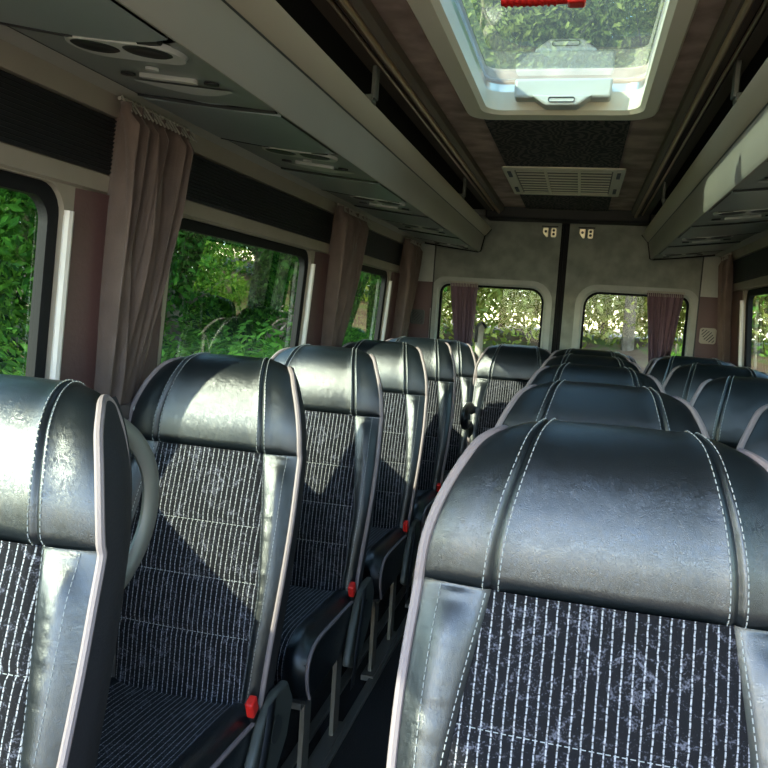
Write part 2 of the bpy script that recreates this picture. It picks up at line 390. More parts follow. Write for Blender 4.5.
# ------------------------------------------------------------------ rear wall with two doors
YR = 4.40
def PB(x, z, off=0.0): return (x, YR+off, z)
def rear_door(n, x0, x1, wx0, wx1, inner_left):
    zb, zt = .70, 1.925; wz0, wz1 = .985, 1.532
    rs = (.05, .05, .085, .05) if inner_left else (.05, .085, .05, .05)
    lp = rrect(wx0, wx1, wz0, wz1, rs, 6)
    lp1 = rrect(wx0-.012, wx1+.012, wz0-.012, wz1+.012, [r+.01 for r in rs], 6)
    lp2 = rrect(wx0-.045, wx1+.045, wz0-.045, wz1+.038, [r+.03 for r in rs], 6)
    out = outer_for(lp, x0, x1, zb, zt)
    b = MB(); b.grid([[PB(*p) for p in out], [PB(*p) for p in lp2]], closed_v=True)
    b.grid([[PB(x, z) for x in (x0, x1)] for z in (0, zb)])
    b.grid([[PB(x0, z, o) for z in (0, 1.925)] for o in (0, .05)]); b.grid([[PB(x1, z, o) for z in (0, 1.925)] for o in (0, .05)])
    d = struct(b.build('door_%d' % n, FELT))
    b = MB(); b.grid([[PB(*p, 0) for p in lp2], [PB(*p, -.010) for p in lp2], [PB(*p, -.012) for p in lp1], [PB(*p, .0) for p in lp], [PB(*p, .04) for p in lp]], closed_v=True)
    b.build('window_surround', FELTL, d)
    fr = MB(); li = rrect(wx0+.012, wx1-.012, wz0+.012, wz1-.012, [max(r-.01, .02) for r in rs], 6)
    fr.grid([[PB(*p, .030) for p in lp], [PB(*p, .026) for p in li], [PB(*p, .045) for p in li]], closed_v=True)
    nwin[0] += 1; w = struct(fr.build('window_%d' % nwin[0], RUBBER))
    g = MB(); g.add([PB(*p, .036) for p in li], [tuple(range(len(li)))]); g.build('glass_pane', GLASSR, w, smooth=False)
rear_door(1, -.835, XC-.022, -.800, -.205, False)
rear_door(2, XC+.022, .600, .010, .560, True)
b = MB(); b.box((XC, YR+.02, .96), (.052, .03, 1.93)); trim(b, RUBBER)
b = MB(); b.tube([(XC-.006, YR-.004, z) for z in (0, 1.92)], .008, 6); trim(b, RUBBER)
b = MB()
for x0, x1 in ((-.99, -.838), (.603, .75)): b.grid([[PB(x, z, -.01) for x in (x0, x1)] for z in (0, 1.40)])
trim(b, VINYL)
b = MB()
for x0, x1 in ((-.99, -.838), (.603, .75)):
    b.grid([[PB(x, z, -.012) for x in (x0, x1)] for z in (1.53, 1.96)])
b.grid([[PB(x, z, -.002) for x in (-.99, .75)] for z in (1.926, 1.97)])
trim(b, FELTL)
b = MB()
for x0, x1 in ((-.99, -.838), (.603, .75)): b.grid([[PB(x, z, -.0125) for x in (x0, x1)] for z in (1.385, 1.535)])
trim(b, VINYL)
b = MB(); b.box((-.8365, YR-.012, .97), (.006, .01, 1.92)); b.box((.6015, YR-.012, .97), (.006, .01, 1.92)); trim(b, BLACKP)
b = MB(); b.box((XC, YR+.09, 1.0), (1.75, .02, -.0001+.0002)); 
# outer rear skin below the windows
b = MB(); b.box((XC, YR+.08, .45), (1.74, .04, .98)); trim(b, GROUNDP)
b = MB(); b.box((XC, YR+.08, 1.80), (1.74, .04, .50)); trim(b, GROUNDP)

# corner speaker grilles
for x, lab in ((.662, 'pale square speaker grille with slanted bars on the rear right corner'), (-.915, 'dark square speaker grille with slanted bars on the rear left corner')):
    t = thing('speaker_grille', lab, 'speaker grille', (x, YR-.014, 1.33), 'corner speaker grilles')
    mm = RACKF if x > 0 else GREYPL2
    o_ = rrect(-.041, .041, -.042, .042, .014, 5); i_ = rrect(-.033, .033, -.034, .034, .010, 5)
    b = MB(); b.grid([[(u, 0, v) for u, v in o_], [(u, -.008, v) for u, v in o_], [(u, -.009, v) for u, v in i_], [(u, -.002, v) for u, v in i_]], closed_v=True)
    b.add([(u, -.002, v) for u, v in i_], [tuple(range(len(i_)))]); b.build('frame', mm, t)
    b = MB()
    for k in range(-3, 4):
        d = k*.0125; L = .027 - abs(k)*.0042
        b.box((d*.75, -.006, -d*.75), (L*2, .003, .0040), Matrix.Rotation(-radians(48), 3, 'Y'))
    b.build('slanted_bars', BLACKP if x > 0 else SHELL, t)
# roof-height latches of the doors
for x, lab in ((-.205, 'pale metal latch plate above the left rear door window'), (-.008, 'pale metal latch plate above the right rear door window')):
    t = thing('door_latch', lab, 'latch', (x, YR-.001, 1.842), 'rear door latches')
    b = MB(); b.box((0, -.006, .031), (.088, .012, .006)); b.build('top_bracket', BLACKP, t)
    b = MB(); b.poly_prism([(-.036, .024), (-.006, .024), (-.006, -.024), (-.016, -.028), (-.032, -.010), (-.038, .0)], lambda u, v, d: (u, -d, v), 0, .010); o = b.build('plate', LATCH, t); bevel(o, .002)
    b = MB(); b.poly_prism(rrect(.008, .036, -.026, .024, .008), lambda u, v, d: (u, -d, v), 0, .010); o = b.build('plate', LATCH, t); bevel(o, .002)
    for u, v in ((-.021, .004), (.022, .010), (.022, -.010)):
        b = MB(); b.tube([(u, -.008, v), (u, -.014, v)], .0075, 10); b.build('bolt', BLACKP, t)

# ------------------------------------------------------------------ roof hatch
def roof_hatch():
    t = thing('roof_hatch', 'cream framed glass roof hatch in the ceiling with a white handle box', 'roof hatch', (XC+.02, (HY0+HY1)/2, ZC_))
    ox, oy = XC+.02, (HY0+HY1)/2
    def W(loop, z): return [(u-ox, v-oy, z-ZC_) for u, v in loop]
    g = .062
    Lo = rrect(HX0-g, HX1+g-.012, HY0-g, HY1+g+.02, .075, 6); Lo2 = rrect(HX0-g+.006, HX1+g-.018, HY0-g+.006, HY1+g+.014, .07, 6)
    Li2 = rrect(HX0-.012, HX1+.012, HY0-.012, HY1+.012, .06, 6); Li = rrect(HX0, HX1, HY0, HY1, .05, 6)
    b = MB(); b.grid([W(Lo, ZC_), W(Lo, ZC_-.016), W(Lo2, ZC_-.024), W(Li2, ZC_-.026), W(Li, ZC_-.016), W(rrect(HX0-.004, HX1+.004, HY0-.004, HY1+.004, .05, 6), ZC_+.035)], closed_v=True)
    b.build('frame', CREAM, t)
    Lm = rrect(HX0-.006, HX1+.006, HY0-.006, HY1+.006, .05, 6)
    b = MB(); b.grid([W(Lm, ZC_+.034), W(Lm, ZC_+.056)], closed_v=True); b.build('metal_strip', CHROME, t)
    b = MB(); Lg = rrect(HX0-.014, HX1+.014, HY0-.014, HY1+.014, .05, 6)
    b.grid([W(Lm, ZC_+.056), W(Lg, ZC_+.058), W(Lg, ZC_+.066)], closed_v=True); b.build('lens_rim', WHITE, t)
    # glass lens: shallow dome
    b = MB(); rows = []
    for i in range(9):
        v = HY0-.012 + (HY1-HY0+.024)*i/8
        rows.append([(u-ox, v-oy, .064+.010*sin(pi*i/8)*sin(pi*j/6)) for j in range(7) for u in [HX0-.012 + (HX1-HX0+.024)*j/6]])
    b.grid(rows); b.build('glass_lens', GLASSH, t)
    # handle box, hung from the rear edge
    hb = MB(); y = HY1-.035
    prof = [(-.135, .062), (-.135, .026), (-.128, .016), (.128, .016), (.135, .026), (.135, .062)]
    hb.poly_prism([(-.130, .100), (.130, .100), (.128, .048), (-.128, .048)], lambda u, w, d: (u+.0, y-oy+d, w-.045), -.02, .03)
    o = hb.build('handle_box', WHITE, t); bevel(o, .008, 3)
    hb = MB(); hb.poly_prism([(-.082, .050), (.082, .050), (.048, .026), (.040, .022), (-.040, .022), (-.048, .026)], lambda u, w, d: (u+.0, y-oy+d, w-.042), -.034, .02)
    o2 = hb.build('pull_handle', WHITE, o); bevel(o2, .006, 3)
    b = MB(); b.tube([(u+.0, y-oy-.036, w-.006) for u, w in rrect(-.034, .034, -.006, .006, .005, 3)], .0013, 5, closed=True); b.build('button_outline', GREYPL2, o)
    return t
HATCH = roof_hatch()
t = thing('emergency_hammer', 'red plastic emergency hammer mounted under the glass of the roof hatch', 'hammer', (-.122, 1.60, 2.005))
b = MB(); b.tube([(-.085, 0, -.012), (-.02, 0, -.012), (.05, 0, -.012)], [.016, .017, .015], 12); 
for k in range(9): b.tube([(-.078+k*.012, 0, -.012), (-.073+k*.012, 0, -.012)], .0185, 12)
b.build('ribbed_grip', RED, t)
b = MB(); b.box((.062, 0, -.012), (.035, .035, .038)); b.box((.085, 0, -.004), (.02, .02, .022)); o = b.build('head', RED, t); bevel(o, .005)
b = MB(); b.box((-.01, 0, .006), (.16, .05, .008)); b.build('mount', GREYPL2, t)

# ceiling vent
t = thing('ceiling_vent', 'cream louvred air vent in the dark ceiling panel behind the roof hatch', 'air vent', (XC+.005, 3.41, ZC_-.008))
b = MB(); o_ = rrect(-.235, .235, -.325, .325, .012, 4); i_ = rrect(-.19, .19, -.285, .285, .008, 4)
b.grid([[(u, v, 0) for u, v in o_], [(u, v, -.006) for u, v in o_], [(u, v, -.007) for u, v in i_], [(u, v, -.002) for u, v in i_]], closed_v=True)
for x in (-.068, .062): b.box((x, 0, -.005), (.012, .57, .004))
b.build('frame', CREAM, t)
b = MB(); b.add([(u, v, -.0025) for u, v in i_], [tuple(range(len(i_)))]); b.build('backing', RAILD, t)
b = MB()
for k in range(9): b.box((0, -.25+k*.0625, -.0045), (.37, .026, .002))
b.build('louvres', CREAM, t)
for x in (-.212, .212):
    for y in (-.2, .17): b = MB(); b.box((x, y, -.008), (.014, .11, .005)); b.build('clip', BLACKP, t)

# ------------------------------------------------------------------ luggage racks with service consoles
def rack(s):
    side = 'left' if s < 0 else 'right'
    t = thing('luggage_rack', 'long grey overhead luggage rack with reading consoles along the %s wall' % side, 'luggage rack', (XC, 0, 1.70), 'overhead luggage racks')
    def Q(x, z, y): return (s*x, y, z-1.70)     # x measured from the centre line
    Y0, Y1 = -.30, 4.30
    fas = [(.462, 1.713), (.455, 1.711), (.449, 1.718), (.440, 1.765), (.434, 1.795), (.432, 1.800)]
    b = MB(); b.grid([[Q(x, z, y) for y in (Y0, Y1)] for x, z in fas]); b.build('fascia', RACKF, t)
    lip = [(.432, 1.800), (.424, 1.803), (.408, 1.822), (.398, 1.836), (.398, 1.842), (.404, 1.844), (.416, 1.838), (.45, 1.80), (.47, 1.775), (.82, 1.79)]
    b = MB(); b.grid([[Q(x, z, y) for y in (Y0, Y1)] for x, z in lip]); b.build('lip', RACKL, t)
    b = MB(); b.tube([Q(.4335, 1.800, y) for y in (Y0, Y1-.01)], .003, 6); b.build('seam_line', GREYPL2, t)
    # wall-side ledge
    led = [(.765, 1.7520), (.77, 1.748), (.80, 1.740), (.822, 1.722), (.83, 1.735)]
    b = MB(); b.grid([[Q(x, z, y) for y in (Y0, Y1)] for x, z in led]); b.build('wall_ledge', RACKF, t)
    # tray between panel and inside
    b = MB(); b.grid([[Q(x, z, y) for y in (Y0, Y1)] for x, z in ((.462, 1.724), (.47, 1.745), (.76, 1.775), (.77, 1.753))]); b.build('recess', BLACKP, t)
    def under(x): return 1.7155 + (x-.462)/(.765-.462)*.036      # underside height
    # end cap
    b = MB(); cap = [(.462, 1.713), (.449, 1.716), (.432, 1.800), (.398, 1.838), (.41, 1.842), (.47, 1.79), (.80, 1.79), (.825, 1.72), (.765, 1.750)]
    b.poly_prism(cap, lambda u, v, d: Q(u, v, d), Y1-.005, Y1+.012); b.build('end_cap', RACKF, t)
    b = MB(); b.tube([Q(u, v, Y1+.006) for u, v in cap[:4]] , .006, 6); b.tube([Q(.462, 1.711, Y1+.006), Q(.765, 1.747, Y1+.006)], .005, 6); b.build('end_seal', RUBBER, t)
    pitch = .75; k0 = -1
    def arc_edge(yb, bulge, n=10): return [(.466 + (.296)*i/n, yb + bulge*(sin(pi*(i/n)**.8)) ) for i in range(n+1)]
    for k in range(-1, 6):
        ys = 1.40 + pitch*(k-1) - .75*0        # start of a plain panel
        a, e = 1.40 + pitch*(k-1) , 1.40 + pitch*(k-1) + .375
        a = max(a, Y0); e2 = min(e, Y1)
        if a < Y1 and e2 > a + .05:
            # plain satin panel, its rear edge curved, 7 mm proud of the consoles
            A = [(.466 + .296*i/10, a+.004 + .0*i) for i in range(11)]; E = [(x, min(y, Y1)) for x, y in arc_edge(e2-.03, .035)]
            b = MB(); b.grid([[Q(x, under(x)+.006, y) for x, y in A], [Q(x, under(x)-.004, y+.004) for x, y in A], [Q(x, under(x)-.0045, y-.004) for x, y in E], [Q(x, under(x)+.006, y) for x, y in E]])
            b.build('panel', PSU, t)
            b = MB(); b.tube([Q(x+.0, under(x)+.001, y+.008) for x, y in E[1:]], .007, 6, sy=1); b.build('shadow_gap', BLACKP, t)
        ca, ce = e2+.012, 1.40 + pitch*k - .008
        ce = min(ce, Y1)
        if ca < Y1 and ce > ca+.2:
            A = [(x, y+.022) for x, y in arc_edge(ca-.03, .035)]; E = [(.466 + .296*i/10, ce) for i in range(11)]
            b = MB(); b.grid([[Q(x, under(x)+.006, y) for x, y in A], [Q(x, under(x)+.001, y+.002) for x, y in A], [Q(x, under(x)+.001, y-.002) for x, y in E], [Q(x, under(x)+.006, y) for x, y in E]])
            c = b.build('service_console', PSUC, t)
            ym = ca
            # speaker pair: pale double-oval bezel round two dark bowls
            def ov(cx, cy, rx, ry, n=20, sc=1.0): return [(cx + rx*sc*cos(2*pi*i/n), cy + ry*sc*sin(2*pi*i/n)) for i in range(n)]
            bz = rrect(.486, .682, ym-.012, ym+.082, .042, 6); bz2 = rrect(.490, .678, ym-.008, ym+.078, .039, 6)
            b = MB(); b.grid([[Q(x, under(x)+.002, y) for x, y in bz], [Q(x, under(x)-.006, y) for x, y in bz2]], closed_v=True)
            b.add([Q(x, under(x)-.006, y) for x, y in bz2], [tuple(range(len(bz2)))]); b.build('lamp_bezel', WHITEC, c)
            for cx in (.540, .630):
                o2 = ov(cx, ym+.024, .041, .029); o3 = ov(cx, ym+.024, .034, .023)
                b = MB(); b.grid([[Q(x, under(x)-.0055, y) for x, y in o2], [Q(x, under(x)-.0085, y) for x, y in o3], [Q(x, under(x)-.0065, y) for x, y in ov(cx, ym+.024, .02, .012)], [Q(cx, under(cx)-.0062, ym+.024)]*20], closed_v=True)
                b.build('lamp_bowl', BLACKP, c)
            b = MB(); b.poly_prism(ov(.60, ym+.135, .012, .007), lambda u, v, d: Q(u, under(u)-d, v), 0, .005); b.build('button', WHITEC, c)
            for cx in (.52, .68): b = MB(); b.poly_prism(ov(cx, ym+.19, .014, .008), lambda u, v, d: Q(u, under(u)-d, v), 0, .004); b.build('switch', BLACKP, c)
            b = MB(); lpv = rrect(.545, .655, ym+.180, ym+.196, .007, 4)
            b.grid([[Q(x, under(x)+.001, y) for x, y in lpv], [Q(x, under(x)-.006, y) for x, y in lpv]], closed_v=True)
            b.add([Q(x, under(x)-.006, y) for x, y in lpv], [tuple(range(len(lpv)))]); b.build('air_slot', WHITEC, c)
            b = MB(); sp = [(.50 + .19*i/14, ym+.232 + .05*sin(pi*i/14)) for i in range(15)]
            b.add([Q(x, under(x)-.003, y) for x, y in [(.50, ym+.222)] + sp + [(.69, ym+.222)]], [tuple(range(17))]); b.build('lower_cover', WHITEC, c)
            b = MB(); b.tube([Q(x, under(x)+.001, ce - .002 + .02*sin(pi*(x-.466)/.296)) for x in [.468+.294*i/10 for i in range(11)]], .005, 6); b.build('shadow_gap', BLACKP, c)
    for y in (.35, 1.80, 3.25):
        b = MB(); b.box(Q(.395, 1.895, y), (.012, .03, .09)); b.box(Q(.41, 1.850, y), (.03, .035, .02)); o = b.build('bracket', GREYPL, t); bevel(o, .003)
    return t
rack(-1); rack(1)

# ------------------------------------------------------------------ curtains
def curtain(name_lab, P, y0, y1, ztop, yt, zt, wt, yb0, yb1, zb, amp, folds, material, off=.03, tie=True, name='curtain', group=None):
    """P(y, z, off) -> point; off negative is into the cabin"""
    root = thing(name, name_lab, 'curtain', P((y0+y1)/2, zb, -off), group)
    org = Vector(root.location)
    def V(y, z, o): return Vector(P(y, z, o)) - org
    n = folds*12; rows = []; rnd = random.Random(int(abs(y0)*1000)); ph = [rnd.uniform(-.5, .5) for _ in range(folds+1)]; am = [rnd.uniform(.6, 1.3) for _ in range(folds+1)]
    zs = [ztop - (ztop-zb)*i/44 for i in range(45)]
    for z in zs:
        if z >= zt:
            t = (ztop-z)/(ztop-zt); s = t**1.6 if tie else t; a, e = y0 + (yt-wt/2-y0)*s, y1 + (yt+wt/2-y1)*s
            k = 1 - .35*s
        else:
            t = (zt-z)/(zt-zb); s = t**.7; a, e = yt-wt/2 + (yb0-yt+wt/2)*s, yt+wt/2 + (yb1-yt-wt/2)*s; k = .65+.2*t
        row = []
        for j in range(n+1):
            u = j/n; q = u*folds; i = int(min(q, folds-1)); fq = q-i
            w = sin(2*pi*(q) + ph[i]*(1-fq) + ph[i+1]*fq + 1.2*sin((ztop-z)*4+i)) + .30*sin(4*pi*q + 2*i + (ztop-z)*3); A = amp*k*(am[i]*(1-fq)+am[i+1]*fq)
            if ztop - z < .03: A *= .55
            row.append(V(a + (e-a)*u, z, -off - A*w))
        rows.append(row)
    b = MB(); b.grid(rows); o = b.build('cloth', material, root)
    md = o.modifiers.new('thick', 'SOLIDIFY'); md.thickness = .0016
    b = MB(); nn = folds*3
    for j in range(nn):
        y = y0 + (y1-y0)*(j+.5)/nn; b.tube([V(y, ztop+.012, -off), V(y+.002, ztop-.018, -off-amp*.7)], .0022, 5)
    b.tube([V(y0, ztop+.006, -off), V(y1, ztop+.006, -off)], .004, 6)
    b.build('heading_tape', RACKF, root)
    if tie:
        b = MB(); R_ = amp*.9+.006; loop = []
        for j in range(20):
            a = 2*pi*j/20; loop.append(V(yt + (wt/2+.008)*cos(a), zt - .006*sin(a), -off - R_*sin(a)))
        rows = [[p + Vector((0, 0, dz)) for p in loop] for dz in (.016, 0, -.016)]
        b.grid(rows, closed_v=True); tb = b.build('tieback', mat('tieback_cloth', (.10, .075, .07), .9), root); md = tb.modifiers.new('thick', 'SOLIDIFY'); md.thickness = .003
        b = MB(); c = V(yt+wt*.30, zt, -off-R_-.001); n_ = (Vector(P(yt, zt, -1)) - Vector(P(yt, zt, 0))).normalized(); b.tube([c-n_*.004, c, c+n_*.004, c+n_*.006], [.010, .010, .008, .003], 12); b.build('button', WHITE, tb)
    return root
GC = 'side window curtains'
curtain('taupe pleated curtain tied back between the two nearest left windows', PL, 1.355, 1.63, 1.728, 1.425, 1.115, .095, 1.43, 1.54, .80, .036, 6, CURT, group=GC)
curtain('taupe pleated curtain over the second pillar of the left wall', PL, 2.74, 3.14, 1.728, 2.86, 1.10, .12, 2.75, 2.92, .80, .036, 6, CURT, group=GC)
curtain('taupe pleated curtain at the rear end of the left wall', PL, 3.90, 4.22, 1.728, 3.98, 1.08, .13, 3.9, 4.05, .80, .036, 5, CURT, group=GC)
curtain('taupe pleated curtain at the rear end of the right wall', PR, 3.95, 4.16, 1.722, 4.03, 1.0, .15, 3.97, 4.1, .80, .018, 5, CURT, group=GC)
curtain('taupe pleated curtain over the second pillar of the right wall', PR, 2.72, 3.0, 1.722, 2.80, 1.10, .12, 2.75, 2.92, .80, .036, 6, CURT, group=GC)
curtain('mauve curtain hanging narrow over the left rear door window', lambda x, z, o: (x, YR+o, z), -.735, -.575, 1.535, -.625, .98, .06, -.65, -.60, .93, .012, 6, CURTP, .03, False, group='rear door curtains')
curtain('mauve curtain hanging narrow over the right rear door window', lambda x, z, o: (x, YR+o, z), .335, .525, 1.54, .425, .98, .06, .40, .45, .93, .012, 6, CURTP, .03, False, group='rear door curtains')

# ------------------------------------------------------------------ seats
ZT = 1.22; ZS = 1.016
LOWP = [(-.235, .44, .214), (-.226, .52, .220), (-.218, .62, .230), (-.198, .74, .240), (-.162, .88, .243), (-.126, ZS-.02, .238), (-.121, ZS, .237)]
HEADP = [(-.120, ZS-.006, .2365), (-.124, ZS+.010, .236), (-.121, 1.075, .231), (-.106, 1.125, .218), (-.080, 1.174, .197), (-.044, 1.208, .177), (0, ZT, .154), (.030, 1.212, .150), (.046, 1.185, .155), (.044, 1.14, .172), (.032, 1.08, .190), (.012, 1.0, .205)]
BACKP = [(.012, 1.0, .205), (-.025, .86, .212), (-.065, .70, .212), (-.105, .55, .208), (-.125, .44, .205)]
low = catmull(LOWP, 6); head = catmull(HEADP, 6); back = catmull(BACKP, 5)
def arclen(c):
    s = [0]
    for a, b_ in zip(c, c[1:]): s.append(s[-1] + sqrt((a[0]-b_[0])**2 + (a[1]-b_[1])**2))
    return s
def surf(chain, i, q, kind):
    y, z, w = chain[i]
    a = chain[max(i-1, 0)]; c = chain[min(i+1, len(chain)-1)]
    ty, tz = c[0]-a[0], c[1]-a[1]; l = sqrt(ty*ty+tz*tz) or 1; ny, nz = -tz/l, ty/l     # outward (front) normal
    d = -.012*abs(q)**6 - .005*q*q
    if kind == 'head': d += -.0065*math.exp(-((abs(q)-.61)/.020)**2) + .004*math.exp(-((abs(q)-.61)/.07)**2) + .004*(1-q**4)
    if kind == 'head': d -= .012*max(0, 1-(z-ZS+.006)/.02)*(1-q**4)
    if kind == 'low':
        qb = qbound(z); d += .016*math.exp(-((abs(q)-(qb+1)/2)/.13)**2)*max(0, min(1, (ZS-z)/.06)) - .006*math.exp(-((abs(q)-qb)/.022)**2)
        if abs(q) < qb:
            for zz in (.86, .74, .62): d -= .0045*math.exp(-((z-zz)/.007)**2)
            d += .006*(1-(q/qb)**4)*.8
        else:
            d += .0007*sin(z*260+3*sin(z*55))*math.exp(-((abs(q)-.80)/.08)**2)
    return (q*w, y + ny*d, z + nz*d)
def qbound(z):
    t = max(0, min(1, (ZS - z)/.30)); return .605 + .175*t
def cols(a, e, n): return [a + (e-a)*i/n for i in range(n+1)]
HQ = cols(-1, -.67, 8) + cols(-.66, -.56, 8) + cols(-.53, .53, 17) + cols(.56, .66, 8) + cols(.67, 1, 8)

def build_seat():
    root = thing('bus_seat', '', 'seat')
    # head section
    s = arclen(head); rows = []; uv = []
    for i in range(len(head)): rows.append([surf(head, i, q, 'head') for q in HQ]); uv.append([(q*head[i][2], s[i]) for q in HQ])
    b = MB(); b.grid(rows, UV=uv); hd = b.build('headrest', LEATHER, root)
    # fabric panel
    s = arclen(low); rows = []; uv = []
    lowd = []
    for i in range(len(low)-1):
        for k in range(3): lowd.append(tuple(low[i][j] + (low[i+1][j]-low[i][j])*k/3 for j in range(3)))
    lowd.append(low[-1]); s = arclen(lowd)
    for i in range(len(lowd)):
        qb = qbound(lowd[i][1]); Q_ = [qb*x for x in cols(-1, 1, 30)]
        rows.append([surf(lowd, i, q*.9999, 'low') for q in Q_]); uv.append([(q*lowd[i][2], s[i]) for q in Q_])
    b = MB(); b.grid(rows, UV=uv); b.build('fabric_panel', FABRIC, root)
    for sg in (-1, 1):
        rows = []
        for i in range(len(lowd)):
            qb = qbound(lowd[i][1]); rows.append([surf(lowd, i, sg*(qb + (1-qb)*k/14), 'low') for k in range(15)])
        b = MB(); b.grid(rows); b.build('bolster', LEATHER, root)
    # back cover + side gussets
    fullf = lowd + head[2:37]          # up to the crest and just behind
    b = MB()
    rows = [[(q*w, y, z) for q in cols(-1, 1, 6)] for y, z, w in back]; b.grid(rows)
    bk = [(.046, 1.20, .154), (.056, 1.14, .172), (.040, 1.0, .205)]
    fe = [p for p in (lowd + head[1:37])]
    def back_at(z):
        ch = back[::-1] + head[::-1][:0]
        allb = [(p[1], p[0], p[2]) for p in back] + [(p[1], p[0], p[2]) for p in head[37:]]
        allb.sort()
        for (z0, y0, w0), (z1, y1, w1) in zip(allb, allb[1:]):
            if z0 <= z <= z1:
                t = (z-z0)/(z1-z0+1e-9); return y0+(y1-y0)*t, w0+(w1-w0)*t
        return (allb[0][1], allb[0][2]) if z < allb[0][0] else (allb[-1][1], allb[-1][2])
    for sg in (-1, 1):
        rows = []
        n_l = len(lowd)
        for idx, (y, z, w) in enumerate(fe):
            e = surf(lowd, idx, sg, 'low') if idx < n_l else surf(head, idx-n_l+1, sg, 'head')
            yb, wb_ = back_at(min(e[2], 1.216)); f = min(1, max(0, (1.215-z)/.1))
            r = []
            for k in range(7):
                t = k/6; bul = .012*sin(pi*t)*f
                r.append((sg*(w*(1-t) + wb_*t + bul) if k else e[0], e[1]*(1-t) + yb*t, e[2]))
            rows.append(r)
        b.grid(rows)
    b.build('side_gusset', SHELL, root)
    # piping down both edges and over the crest
    for sg in (-1, 1):
        pts = [Vector(surf(lowd, i, sg, 'low')) for i in range(0, len(lowd)-5, 3)] + [Vector(surf(head, i, sg, 'head')) for i in range(4, len(head), 2)]
        pts = [p + Vector((sg*.002, -.001, 0)) for p in pts]
        b = MB(); b.tube(pts, .0068, 8); b.build('piping', PIPING, root)
    # stitching: dashes either side of each seam
    def dashes(b, pts, L=.0062, gap=.0032, r=.0008):
        pts = [Vector(p) for p in pts]; acc = 0; i = 0; cur = pts[0]; on = True; rem = L; st = cur
        for a, c in zip(pts, pts[1:]):
            d = (c-a).length; u = (c-a)/d if d else Vector((0, 0, 1)); pos = 0
            while d-pos > rem:
                pos += rem; p = a + u*pos
                if on: b.tube([st, p], r, 4); rem = gap
                else: st = p; rem = L
                on = not on
            rem -= d-pos
    b = MB()
    def hs(q, lift=.0012):
        out = []
        for i in range(1, 46):
            p = surf(head, i, q, 'head'); a = head[i-1]; c = head[min(i+1, len(head)-1)]; ty, tz = c[0]-a[0], c[1]-a[1]; l = sqrt(ty*ty+tz*tz)
            out.append((p[0], p[1] - tz/l*lift, p[2] + ty/l*lift))
        return out
    for sg in (-1, 1):
        for dq in (-.042, .042): dashes(b, hs(sg*(.61+dq)))
    for sg in (-1, 1):
        for dq in (.025,):
            pts = [Vector(surf(lowd, i, sg*(qbound(lowd[i][1])+dq), 'low')) + Vector((0, -.0012, 0)) for i in range(4, len(lowd))]; dashes(b, pts)
        pts = [Vector(surf(lowd, i, sg*.88, 'low')) + Vector((0, -.0012, 0)) for i in range(4, len(lowd))]; dashes(b, pts, r=.0006)
    for zz in (.86, .74, .62):
        i = min(range(len(lowd)), key=lambda k: abs(lowd[k][1]-zz)); qb = qbound(zz)
        dashes(b, [Vector(surf(lowd, i, q, 'low')) + Vector((0, -.0015, 0)) for q in cols(-qb, qb, 16)], r=.0007)
    b.build('stitching', STITCH, root, smooth=False)
    # ---- cushion
    W = .222; y0, y1, zt, zb_ = -.66, -.17, .475, .335
    sec = [(y1, zt-.01), (-.30, zt+.004), (-.45, zt+.012), (-.58, zt+.016), (-.64, zt), (-.668, zt-.04), (-.665, zt-.09), (-.64, zb_)]
    sc_ = catmull(sec, 5); s = arclen(sc_)
    def cs(i, q, fab):
        y, z = sc_[i]; d = .018*math.exp(-((abs(q)-.86)/.14)**2) - .02*abs(q)**8 if True else 0
        return (q*W, y + (0 if z > zt-.03 else -d*.4), z + (d if z > zt-.04 else 0))
    b = MB(); Q_ = cols(-.7, .7, 16); b.grid([[cs(i, q, 1) for q in Q_] for i in range(0, len(sc_))], UV=[[(q*W, s[i]) for q in Q_] for i in range(len(sc_))]); c1 = b.build('cushion_fabric', FABRIC, root)
    b = MB()
    for sg in (-1, 1):
        Q_ = [sg*x for x in cols(.7, 1, 8)]; b.grid([[cs(i, q, 0) for q in Q_] for i in range(len(sc_))])
        rows = []
        for i in range(len(sc_)):
            e = cs(i, sg, 0); rows.append([e, (e[0]+sg*.006, e[1]+(.012 if i > 20 else 0), max(e[2]-.03, zb_)), (e[0], e[1]+(.02 if i > 20 else 0), zb_)])
        b.grid(rows)
    b.box((0, -.41, zb_), (2*W, .50, .01)); b.build('cushion', LEATHER, root)
    for sg in (-1, 1):
        b = MB(); b.tube([Vector(cs(i, sg, 0)) + Vector((sg*.002, 0, 0)) for i in range(len(sc_))], .0055, 7); b.build('piping', PIPING, root)
    # ---- under frame: side covers, legs, belt buckle
    for sg in (-1, 1):
        b = MB(); pr = [(-.13, .50), (-.20, .505), (-.27, .47), (-.32, .40), (-.36, .30), (-.30, .27), (-.20, .29), (-.12, .36), (-.09, .44)]
        b.poly_prism(pr, lambda u, v, d: (sg*d, u, v), W+.006, W+.030); o = b.build('hinge_cover', GREYPL, root); bevel(o, .008, 3)
        b = MB(); b.tube([(sg*(W+.030), -.20, .42), (sg*(W+.034), -.20, .42)], .03, 16); b.build('hinge_cap', GREYPL2, o)
    b = MB()
    for sg in (-1, 1): b.box((sg*(W-.04), -.40, .315), (.035, .46, .04))
    b.box((0, -.20, .315), (2*W-.04, .04, .04)); b.box((0, -.58, .315), (2*W-.04, .04, .04)); b.build('seat_frame', METALG, root)
    for sg in (-1, 1):
        for yy in (-.24, -.53):
            b = MB(); b.box((sg*(W-.045), yy, .155), (.014, .055, .29)); b.build('leg', METALG, root)
        b = MB(); b.box((sg*(W-.045), -.385, .012), (.05, .42, .02)); b.build('foot_rail', METALG, root)
